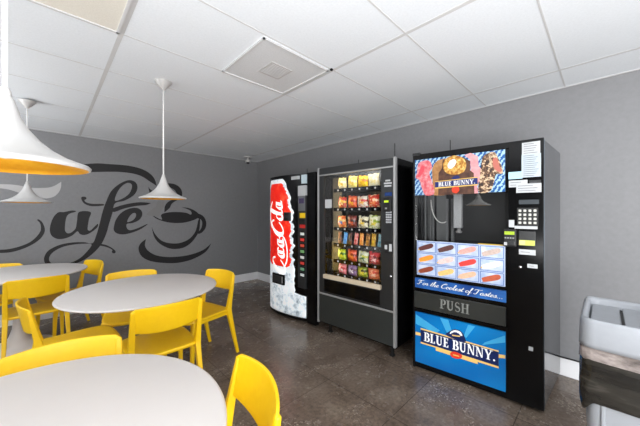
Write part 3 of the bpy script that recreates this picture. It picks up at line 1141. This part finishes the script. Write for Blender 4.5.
# compartment
bx('compartment_back', mat('compartment_grey', (30, 32, 33), .45), V, .02, .69, .36, .37, 1.09, 1.5)
bx('compartment_floor', M_black, V, .02, .69, .02, .36, 1.085, 1.092)
f = MB()
for s in (.03, .075, .1):
    f.box(s, s+.012, .2, .212, 1.09, 1.5)
f.build('guide_rail', mat('rail_grey', (112, 114, 114), .4), V)
bx('rail_panel', mat('rail_panel_grey', (104, 106, 106), .4), V, .12, .2, .25, .26, 1.09, 1.5)
bx('rail_panel', mat('rail_panel_grey', (104, 106, 106), .4), V, .015, .07, .3, .31, 1.09, 1.5)
f = MB()
for s in (.2, .245):
    f.box(s, s+.022, .24, .26, 1.09, 1.46)
f.build('guide_rail', mat('rail_grey', (112, 114, 114), .4), V)
pk = bx('picker_tube', mat('picker_grey', (176, 178, 180), .4), V, .29, .35, .14, .2, 1.21, 1.5, bevel=.004)
MB().lathe([(.001, 1.165), (.022, 1.168), (.026, 1.18), (.014, 1.19), (.012, 1.215), (.001, 1.215)], 16, (.325, .17, 0)).build('suction_cup', M_silver, pk, True)
hose = [(.1+.12*(1-math.cos(a))/2*1.6, .16, 1.45-.2*math.sin(a)) for a in [PI*.6*i/14 for i in range(15)]]
MB().tube(hose, .0045, 8).build('suction_hose', mat('grey_hose', (220, 220, 216), .4), pk, True)
MB().loft([[(.02, .019, z_), (.672, -.002, z_), (.672, .002, z_), (.02, .023, z_)] for z_ in (1.1, 1.486)]).build('window_glass', M_glass2, V)

# header art
E = .45
M_blu = noise_mat('header_blue', [(.44, (6, 80, 146)), (.5, (160, 192, 212))], 1, .3, 0, emit=0)
# diagonal blue and white dashes
nt_ = M_blu.node_tree
for nd in list(nt_.nodes):
    if nd.type == 'TEX_NOISE':
        wv = nt_.nodes.new('ShaderNodeTexWave')
        wv.bands_direction = 'X'
        wv.inputs['Scale'].default_value = 11
        wv.inputs['Distortion'].default_value = 3.5
        wv.inputs['Detail'].default_value = 1
        wv.inputs['Detail Scale'].default_value = 6
        mp_ = [x for x in nt_.nodes if x.type == 'MAPPING'][0]
        mp_.inputs['Rotation'].default_value = (0, math.radians(-35), 0)
        nt_.links.new(mp_.outputs[0], wv.inputs['Vector'])
        rp_ = [x for x in nt_.nodes if x.type == 'VALTORGB'][0]
        nt_.links.new(wv.outputs['Fac'], rp_.inputs['Fac'])
        bs_ = nt_.nodes['Principled BSDF']
        nt_.links.new(rp_.outputs['Color'], bs_.inputs['Emission Color'])
        bs_.inputs['Emission Strength'].default_value = .06
        nt_.nodes.remove(nd)
HS = bx('header_sign', M_blu, V, .02, .669, -.004, .012, 1.487, 1.788)


def hp(pts):     # header drawing: pixel of the enlarged photograph detail to front coordinates
    return [ic(405+x*100/609.0, 130+y*70/426.0) for x, y in pts]


def hart(name, m, pts, lay, parent=HS, sm=True):
    return fl(name, m, parent, [smooth_loop(hp(pts), 4) if sm else hp(pts)], -.004-.0012*lay, .0012)


e1 = .06
M_pink = noise_mat('pink_ice', [(.35, (196, 74, 84)), (.5, (212, 116, 122)), (.68, (226, 170, 170))], 34, .4, 5, emit=e1)
M_tan = noise_mat('tan_wafer', [(.35, (146, 98, 54)), (.65, (176, 130, 80))], 24, .5, 4, emit=e1)
M_choc = noise_mat('chocolate', [(.35, (58, 34, 26)), (.65, (96, 62, 46))], 26, .4, 4, emit=e1)
M_lpink = noise_mat('light_pink', [(.35, (208, 132, 138)), (.65, (220, 156, 158))], 26, .4, 4, emit=e1)
M_gran = noise_mat('nutty_topping', [(.4, (150, 90, 24)), (.52, (196, 144, 56)), (.66, (222, 194, 124))], 60, .5, 3, emit=e1)
M_nut = noise_mat('nut_crust', [(.4, (44, 28, 22)), (.52, (120, 84, 58)), (.58, (226, 200, 164)), (.7, (70, 44, 34))], 46, .5, 3, emit=e1)
M_navy = mat('navy_banner', (22, 36, 100), .35, emit=e1)
M_goldp = mat('gold_print', (226, 186, 96), .4, emit=e1)
M_wp = mat('white_print', (224, 224, 222), .4, emit=e1)
M_redp = mat('red_print', (216, 58, 32), .4, emit=e1)
hart('tan_wafer', M_tan, [(178, 208), (200, 186), (246, 172), (262, 200), (246, 330), (240, 398), (178, 398), (168, 300), (166, 240)], 1, sm=False)
hart('pink_panel', M_lpink, [(362, 154), (400, 140), (446, 162), (448, 216), (476, 252), (440, 340), (446, 385), (388, 388), (380, 300), (402, 246), (398, 180)], 1, sm=False)
hart('dark_badge', M_choc, [(232, 180), (352, 164), (398, 190), (398, 246), (420, 262), (424, 388), (204, 396), (206, 262), (226, 236)], 2, sm=False)
hart('round_scoop', M_gran, [(234, 210), (254, 174), (302, 156), (352, 170), (374, 206), (362, 252), (318, 272), (268, 268), (240, 246)], 3)
hart('cream_centre', M_wp, [(262, 216), (274, 190), (298, 178), (314, 190), (304, 218), (282, 236), (266, 232)], 4)
hart('pink_pop', M_pink, [(80, 222), (90, 200), (126, 186), (156, 194), (166, 232), (150, 262), (168, 320), (182, 376), (166, 396), (126, 396), (104, 350), (92, 308), (68, 290), (76, 262)], 4)
hart('bite', mat('deep_pink', (206, 70, 84), .4, emit=e1), [(86, 262), (100, 226), (118, 220), (122, 240), (108, 268), (92, 284), (78, 286)], 5)
hart('nut_bar', M_nut, [(468, 196), (484, 156), (540, 134), (568, 170), (598, 250), (586, 268), (556, 272), (540, 330), (516, 376), (450, 378), (456, 300)], 4)
hart('ice_core', mat('cocoa_cream', (178, 100, 86), .4, emit=e1), [(536, 180), (560, 172), (580, 226), (588, 256), (560, 250), (540, 226)], 5)
hart('gold_edge', M_goldp, [(186, 314), (444, 286), (446, 336), (186, 358)], 4.2, sm=False)
hart('banner', M_navy, [(186, 318), (444, 291), (445, 330), (186, 351)], 5, sm=False)
hart('crest', M_navy, [(286, 298), (302, 282), (328, 280), (334, 296)], 5)
q0, q1 = hp([(206, 345), (432, 326)])
serif('lettering', M_wp, HS, 'BLUE BUNNY.', q0[0], q1[0], q0[1], q1[1], .034, -.0112)
hart('red_seal', M_redp, [(288, 356), (306, 346), (328, 348), (332, 368), (314, 384), (292, 378)], 5)
# product picture panel, twelve pictures
GP = bx('picture_panel', mat('panel_pale_blue', (176, 190, 218), .3, emit=.04), V, .036, .67, -.004, .012, .81, 1.1)
for j in range(3):
    for i in range(4):
        x0_, x1_ = .042+i*.157, .192+i*.157
        z1_ = 1.093-j*.095
        bx('picture_frame', mat('frame_blue', (86, 116, 176), .3, emit=.04), GP, x0_, x1_, -.005, -.004, z1_-.088, z1_)
        bx('picture_card', noise_mat('card_%d%d' % (i, j), [(.35, (160, 180, 214)), (.65, (204, 212, 226))], 14, .35, 3, emit=.04), GP, x0_+.005, x1_-.005, -.006, -.005, z1_-.083, z1_-.005)
        colr = [[(86, 44, 44), (84, 52, 50), (224, 150, 140), (180, 160, 150)], [(236, 140, 50), (236, 186, 180), (222, 60, 56), (240, 226, 222)], [(130, 60, 40), (232, 180, 110), (226, 170, 140), (176, 84, 56)]][j][i]
        m = noise_mat('treat_%d%d' % (i, j), [(.35, colr), (.6, tuple(min(255, int(c_*1.12)) for c_ in colr)), (.75, tuple(int(c_*.8) for c_ in colr))], 40, .4, 3, emit=.04)
        cx_, cz_ = (x0_+x1_)/2, z1_-.044
        an = .35
        lp = [(a*1.15, b*1.1) for a, b in [(-.05, -.014), (.02, -.018), (.045, -.012), (.052, .0), (.045, .014), (.02, .018), (-.05, .015), (-.055, 0)]]
        lp = smooth_loop(lp, 4)
        lp = [(cx_+a*math.cos(an)-b*math.sin(an), cz_+a*math.sin(an)+b*math.cos(an)) for a, b in lp]
        fl('treat_picture', m, GP, [lp], -.006, .0012)
        st_ = [(-.075, -.005), (-.05, -.005), (-.05, .005), (-.075, .005)]
        if (i+j) % 2 == 0:
            fl('stick_picture', M_goldp, GP, [[(cx_+a*math.cos(an)-b*math.sin(an), cz_+a*math.sin(an)+b*math.cos(an)) for a, b in st_]], -.006, .001)
bx('yellow_strip', mat('yellow_strip', (196, 164, 50), .4), V, .5, .672, -.0045, .01, 1.1, 1.108)
# slogan banner
M_slog = noise_mat('slogan_blue', [(.4, (20, 62, 128)), (.65, (46, 104, 176))], 4, .3, 2, emit=.06)
SB = bx('slogan_banner', M_slog, V, .02, .676, -.005, .012, .698, .78)
CUR = {   # joined handwriting: advance, pen strokes (x-height .42)
    'F': (.62, [[(.0, .72), (.06, .88), (.25, .9), (.5, .88), (.68, .98)], [(.36, .86), (.26, .4), (.14, .06), (-.02, .0), (-.06, .12)], [(.12, .46), (.3, .48), (.46, .44)]]),
    'T': (.6, [[(-.02, .7), (.04, .9), (.25, .9), (.5, .86), (.72, .98)], [(.36, .86), (.28, .4), (.18, .06), (.02, .0), (-.04, .1)]]),
    'C': (.6, [[(.52, .76), (.58, .92), (.46, 1.), (.26, .84), (.1, .5), (.08, .18), (.22, .0), (.42, .06), (.6, .22)], [(.46, .98), (.36, .9), (.38, .76)]]),
    'o': (.36, [[(.26, .36), (.16, .42), (.04, .26), (.06, .04), (.18, 0), (.3, .16), (.26, .36), (.3, .32), (.4, .34)]]),
    'r': (.3, [[(.0, .1), (.1, .4), (.14, .44), (.2, .36), (.24, .36), (.18, .1), (.22, .0), (.34, .1)]]),
    't': (.28, [[(.0, .1), (.18, .56), (.24, .78), (.12, .2), (.14, .02), (.3, .1)], [(.04, .48), (.32, .52)]]),
    'h': (.42, [[(.0, .1), (.2, .6), (.28, .96), (.2, 1.), (.12, .6), (.04, .0), (.14, .34), (.26, .42), (.3, .32), (.26, .06), (.32, 0), (.44, .1)]]),
    'e': (.32, [[(.0, .12), (.16, .2), (.26, .34), (.2, .43), (.08, .3), (.06, .06), (.16, 0), (.34, .12)]]),
    'l': (.24, [[(.0, .1), (.2, .6), (.28, .94), (.2, 1.), (.12, .6), (.08, .08), (.14, 0), (.28, .1)]]),
    's': (.28, [[(.0, .1), (.18, .46), (.22, .26), (.2, .06), (.08, .0), (.02, .06)], [(.2, .04), (.32, .1)]]),
    'f': (.28, [[(.0, .1), (.2, .6), (.28, .94), (.2, 1.), (.12, .5), (.02, -.3), (-.04, -.36), (.02, -.1), (.14, .04), (.3, .12)]]),
    'a': (.38, [[(.28, .36), (.18, .42), (.04, .26), (.06, .04), (.16, 0), (.28, .2), (.3, .4), (.26, .1), (.3, .0), (.42, .1)]]),
    '.': (.2, [[(.06, .02), (.1, .02), (.14, .02)]]), ' ': (.24, [])}
mbs = MB()
xx = 0
phrase = 'For the Coolest of Tastes...'
wid = sum(CUR[c_][0] for c_ in phrase)
for c_ in phrase:
    for st_ in CUR[c_][1]:
        q_ = smooth_loop(st_, 4, False)
        ws_ = [(.1 if b_[1] < a_[1] else .065) for a_, b_ in zip(q_, q_[1:]+q_[-1:])]
        if c_ == '.':
            ws_ = [.12]*len(q_)
        rb = ribbon(q_, ws_)
        P_ = []
        for a_, b_ in rb:
            X_ = (xx+a_+b_*.18)/wid
            P_.append((.042+.615*X_, .729-.008*X_+b_*.04))
        n_ = len(P_)
        for k_ in range(n_//2-1):
            qd = [P_[k_], P_[k_+1], P_[n_-2-k_], P_[n_-1-k_]]
            mbs.loft([[(a_, -.0062, b_) for a_, b_ in qd], [(a_, -.005, b_) for a_, b_ in qd]])
    xx += CUR[c_][0]
mbs.build('lettering', M_wp, SB)
PD = bx('push_door', mat('push_door_grey', (44, 46, 44), .3), V, .012, .674, -.006, .012, .526, .664, bevel=.004)
serif('lettering', mat('worn_grey_print', (122, 124, 120), .5), PD, 'PUSH', .225, .445, .562, .560, .075, -.006, .0012)
bx('door_frame_bar', M_black, V, .012, .68, -.008, .012, .497, .522)

# big blue sign
M_sign = noise_mat('sign_blue', [(.3, (0, 78, 150)), (.7, (8, 124, 190))], 2.2, .25, 1, emit=.16, stretch=(.6, 1, 1.2))
SG = bx('front_sign', M_sign, V, .022, .673, -.004, .012, .062, .488)


def gp(pts):
    return [ic(405+x/4.264, 300+y/4.26) for x, y in pts]


def gart(name, m, pts, lay, sm=False):
    return fl(name, m, SG, [smooth_loop(gp(pts), 4) if sm else gp(pts)], -.004-.0012*lay, .0012)


M_ray = mat('sign_ray', (60, 158, 206), .3, emit=.12)
M_nv = mat('sign_navy', (12, 34, 86), .3)
M_yl = mat('sign_yellow', (230, 190, 110), .35, emit=.1)
M_wh = mat('sign_white', (244, 244, 244), .35, emit=.12)
gart('light_ray', M_ray, [(150, 75), (185, 84), (205, 150), (185, 150)], .2)
gart('light_ray', M_ray, [(47, 60), (47, 100), (130, 140), (150, 130)], .2)
gart('light_ray', M_ray, [(270, 105), (300, 112), (262, 160), (250, 155)], .2)
gart('light_ray', M_ray, [(427, 150), (427, 180), (330, 190), (340, 180)], .2)
gart('side_stripe', M_yl, [(46, 134), (70, 140), (70, 152), (46, 147)], .4)
gart('side_stripe', M_yl, [(398, 230), (428, 234), (428, 248), (398, 245)], .4)
gart('ribbon_edge', M_yl, [(68, 118), (400, 215), (400, 290), (310, 262), (312, 272), (132, 214), (132, 202), (68, 183)], 1)
gart('banner', M_nv, [(68, 124), (400, 220), (400, 281), (68, 176)], 2)
gart('crest', M_nv, [(178, 150), (188, 134), (212, 124), (240, 132), (256, 158), (254, 178)], 1.5, True)
gart('crest_edge', M_wh, [(192, 143), (198, 133), (216, 127), (236, 134), (246, 150), (238, 150), (230, 141), (214, 135), (202, 139)], 2.5, True)
gart('crest_text_bar', M_yl, [(202, 146), (236, 151), (236, 156), (202, 151)], 3)
q0, q1 = gp([(82, 172), (390, 262)])
qa, qb = gp([(190, 203.5), (203, 207.3)])
serif('lettering', M_wh, SG, 'BLUE', q0[0], qa[0], q0[1], qa[1], .074, -.0064)
serif('lettering', M_wh, SG, 'BUNNY.', qb[0], q1[0], qb[1], q1[1], .074, -.0064)
gart('red_seal', M_redp, [(194, 226), (206, 218), (226, 222), (244, 234), (240, 246), (220, 248), (200, 240)], 3, True)
gart('seal_bar', M_goldp, [(206, 229), (232, 236), (232, 240), (206, 233)], 4)

# control column
CP = bx('control_panel', M_black, V, .69, W, -.006, .014, .02, T_-.012, bevel=.004)
y0 = -.006


def sheet(name, x0, x1, z0, z1, m=None, lines=0, lay=0):
    o = bx(name, m or M_paper, CP, x0, x1, y0-.0015-lay, y0-lay, z0, z1)
    if lines:
        f_ = MB()
        for k_ in range(lines):
            zz = z1-(k_+.8)*(z1-z0)/(lines+.6)
            f_.box(x0+.01, x0+.01+(x1-x0-.02)*(.7+.3*((k_*37) % 10)/10), y0-.0021-lay, y0-.0015-lay, zz-.0016, zz+.0016)
        f_.build('print', M_ink, o)
    return o


sheet('notice', .767, .866, 1.70, 1.816, None, 7)
sheet('notice', .765, .87, 1.578, 1.735, mat('pale_notice', (178, 188, 196), .6), 11, .0015)
sheet('label', .69, .77, 1.572, 1.622, mat('cyan_label', (168, 210, 228), .5))
sheet('label', .692, .798, 1.515, 1.562, None, 2)
sheet('label', .805, .87, 1.528, 1.556, M_dark, 1)
sheet('label', .735, .872, 1.474, 1.535, None, 3, .0015)
bx('display', mat('display_grey', (70, 74, 78), .15), CP, .75, .86, y0-.004, y0, 1.395, 1.425)
kp = bx('keypad', M_blackm, CP, .74, .856, y0-.004, y0, 1.25, 1.37)
for i in range(4):
    for j in range(4):
        bx('key', mat('keypad_key', (206, 204, 196), .35), kp, .748+i*.0275, .764+i*.0275, y0-.009, y0-.004, 1.26+j*.0275, 1.276+j*.0275, bevel=.003)
sheet('label', .725, .852, 1.226, 1.246, None)
sheet('label', .692, .724, 1.235, 1.286, None)
cr = bx('card_reader', M_blackm, CP, .662, .738, y0-.035, y0, 1.1, 1.222, bevel=.008)
bx('reader_screen', mat('lime_screen', (150, 176, 40), .3, emit=.3), cr, .67, .728, y0-.037, y0-.035, 1.185, 1.207)
for i in range(4):
    bx('reader_key', M_silver, cr, .671+i*.015, .681+i*.015, y0-.037, y0-.035, 1.158, 1.166)
bx('reader_label', M_paper, cr, .668, .686, y0-.037, y0-.035, 1.11, 1.132)
bx('card_slot', M_dark, cr, .692, .73, y0-.042, y0-.035, 1.112, 1.142, bevel=.003)
ba = bx('bill_acceptor', M_dark, CP, .748, .842, y0-.012, y0, 1.11, 1.212, bevel=.004)
bx('bill_label', mat('green_yellow_label', (196, 204, 90), .4, emit=.1), ba, .752, .838, y0-.014, y0-.012, 1.115, 1.15)
bx('bill_label', mat('pale_label', (214, 200, 140), .4), ba, .752, .786, y0-.0155, y0-.014, 1.118, 1.147)
sheet('label', .75, .842, 1.05, 1.086, mat('grey_label', (190, 192, 194), .4), 1)
sheet('label', .797, .852, .963, .99, mat('grey_label', (190, 192, 194), .4), 1)
MB().tube([(.758, y0-.006, .962), (.758, y0, .962)], .01, 14).build('lock', M_chrome, CP, True)
sheet('label', .804, .828, .403, .43, mat('grey_label', (190, 192, 194), .4))
MB().tube([(.25, .2, T_), (.25, .2, T_+.13)], .004, 6).build('antenna', M_blackm, V)

# ------------------------------------------------------------------ bin
V = thing('trash_bin', 'white slim trash bin with black liner, beside the ice cream machine', 'trash bin', (1.853, -.055, 0), 0)
BD, BW = .236, .135


def rr(hx, hy, r, z, n=6):
    o = []
    for cx_, cy_, a0 in ((hx-r, hy-r, 0), (-hx+r, hy-r, 90), (-hx+r, -hy+r, 180), (hx-r, -hy+r, 270)):
        for k_ in range(n+1):
            a = math.radians(a0+90*k_/n)
            o.append((cx_+r*math.cos(a), cy_+r*math.sin(a), z))
    return o


M_bin = mat('bin_plastic', (146, 149, 154), .38)
M_lid = noise_mat('bin_lid_plastic', [(.3, (140, 143, 148)), (.7, (146, 149, 154))], 20, .36)
MB().loft([rr(.185, .09, .04, 0), rr(.19, .095, .04, .02), rr(.212, .118, .045, .6), rr(.22, .125, .045, .775)]).build('bin_body', M_bin, V, True)
f = MB()
for y_ in (.06, -.06):
    f.box(-.216, -.2, y_-.006, y_+.006, .1, .6)
f.build('body_rib', M_bin, V, bevel=.003)
# liner folded over the rim: loose gathered sheet
def liner_mesh(prof, seed, amp, wav):
    rg = []
    for k_, (z, e) in enumerate(prof):
        ring = []
        base = rr(.222+e, .127+e, .045, z, 14)
        for i, (x_, y_, z_) in enumerate(base):
            u_ = i/len(base)*2*PI
            q_ = amp*(math.sin(7*u_+k_*.9+seed)*.5+math.sin(17*u_-k_*1.6)*.3+math.sin(4*u_+k_*2.4)*.5)
            nx_, ny_ = x_/.222, y_/.127
            ring.append((x_+q_*nx_, y_+q_*ny_, z_+wav(u_, k_)))
        rg.append(ring)
    return MB().loft(rg, cap=False)


mliner = noise_mat('black_liner', [(.35, (22, 21, 19)), (.58, (44, 42, 38)), (.74, (84, 80, 74))], 4, .2, 5, bump=.55, stretch=(.6, 1, 4.5), nrough=.55)
mcol = noise_mat('thin_liner', [(.34, (50, 46, 44)), (.5, (120, 111, 107)), (.66, (164, 154, 150))], 6, .18, 5, bump=.7, stretch=(.8, 1.2, 3), nrough=.6)
nk = 11
ln = liner_mesh([(.755-.225*i/nk, (.003+.005*math.sin(PI*i/nk)) if i < nk else .0) for i in range(nk+1)], 1.3, .0018,
                lambda u_, k_: (.045*math.cos(u_-4.4)+.006*math.sin(5*u_))*(k_/nk)+.008*math.sin(3*u_+1)*(1-k_/nk))
LN = ln.build('liner', mliner, V, True, sub=1)
cl = liner_mesh([(.785-.065*i/4, .0055+.0008*i) for i in range(5)], 4.1, .0012, lambda u_, k_: .003*math.sin(8*u_+k_))
cl.build('liner_collar', mcol, LN, True, sub=1)
# lid: saddle-edged frame with a recessed two-leaf swing top
def edge(x_, y_):
    return .862+.018*(abs(x_)/BD)**2*(1 if abs(y_) < .2 else 1)+.012*(abs(y_)/BW)**2
lo = []
spec_ = [(1.0, 'b', .772), (1.0, 'm', .79), (.985, 't', -.02), (.955, 't', -.004), (.93, 't', 0), (.88, 't', -.003), (.85, 't', -.014), (.83, 'z', .842)]
for k_, (sc_, kind, val) in enumerate(spec_):
    ins = (1-sc_)*.17
    ring = []
    for x_, y_, _ in rr(BD-ins, BW-ins, .05-ins*.4, 0, 8):
        z = val if kind in 'bmz' else edge(x_, y_)+val+.008
        ring.append((x_, y_, z))
    lo.append(ring)
lid = MB().loft(lo).build('lid', M_lid, V, True)
for a, b in ((-.1, -.003), (.003, .1)):
    MB().loft([rr(.19, (b-a)/2, .012, .85), rr(.19, (b-a)/2, .012, .858), rr(.187, (b-a)/2-.003, .012, .861)]).build('swing_flap', M_lid, lid).location = (0, (a+b)/2, 0)
bx('flap_gap', M_blackm, lid, -.17, .13, -.004, .004, .842, .8635)
# power cord on the baseboard
pts = [(XR-.03, y_, .15+.006*math.sin(y_*9)) for y_ in [1.0-.1*i for i in range(26)]]
tag(MB().tube(pts, .006, 8).build('power_cord', M_blackm, None, True), 'black power cord lying along the top of the right baseboard', 'cord')

# ------------------------------------------------------------------ light


def area(name, loc, rot, sx, sy, power, col=(1, 1, 1)):
    l = bpy.data.lights.new(name, 'AREA')
    l.shape = 'RECTANGLE'
    l.size, l.size_y = sx, sy
    l.energy = power
    l.color = col
    o = bpy.data.objects.new(name, l)
    COL.objects.link(o)
    o.location = loc
    o.rotation_euler = rot
    return o


area('added_window_light', (-.3, YF+.02, 1.2), (math.radians(90), 0, 0), 5.4, 2.0, 80, (.98, .99, 1))  # added area light standing for daylight at the unseen front window
area('added_window_light', (XL+.02, -1.7, 1.2), (0, math.radians(-90), 0), 2.0, 2.3, 60, (.98, .99, 1))  # another added light, at the unseen left window
area('added_wall_fill', (-.3, -1.4, 1.25), (0, math.radians(-90), 0), 1.2, .8, 84, (.98, .99, 1))  # unseen fill added to lift the near right wall
area('added_ceiling_fill', (-.6, -.5, .8), (PI, 0, 0), 1.4, 1.4, 102, (.975, .988, 1))  # upward fill added to brighten the ceiling near the camera
area('added_ceiling_fill', (-2.2, 3.3, 1.4), (PI, 0, 0), 1.4, 1.4, 120, (.965, .985, 1))  # second added uplight, out of view, for the far ceiling

wd = bpy.data.worlds.new('daylight')
SC.world = wd
wd.use_nodes = True
wd.node_tree.nodes['Background'].inputs[0].default_value = (.95, .98, 1, 1)
wd.node_tree.nodes['Background'].inputs[1].default_value = 1.5

cam = bpy.data.cameras.new('camera')
cam.sensor_fit = 'HORIZONTAL'
cam.sensor_width = 36
cam.lens = F/640*36
cam.clip_start = .02
co = bpy.data.objects.new('camera', cam)
COL.objects.link(co)
co.location = (0, 0, H)
co.rotation_euler = (PI/2, 0, -math.atan2(XD[1], YD[1]))
SC.camera = co
SC.view_settings.view_transform = 'Standard'
SC.view_settings.look = 'None'
SC.view_settings.gamma = 1
SC.view_settings.use_curve_mapping = False
SC.view_settings.exposure = 0
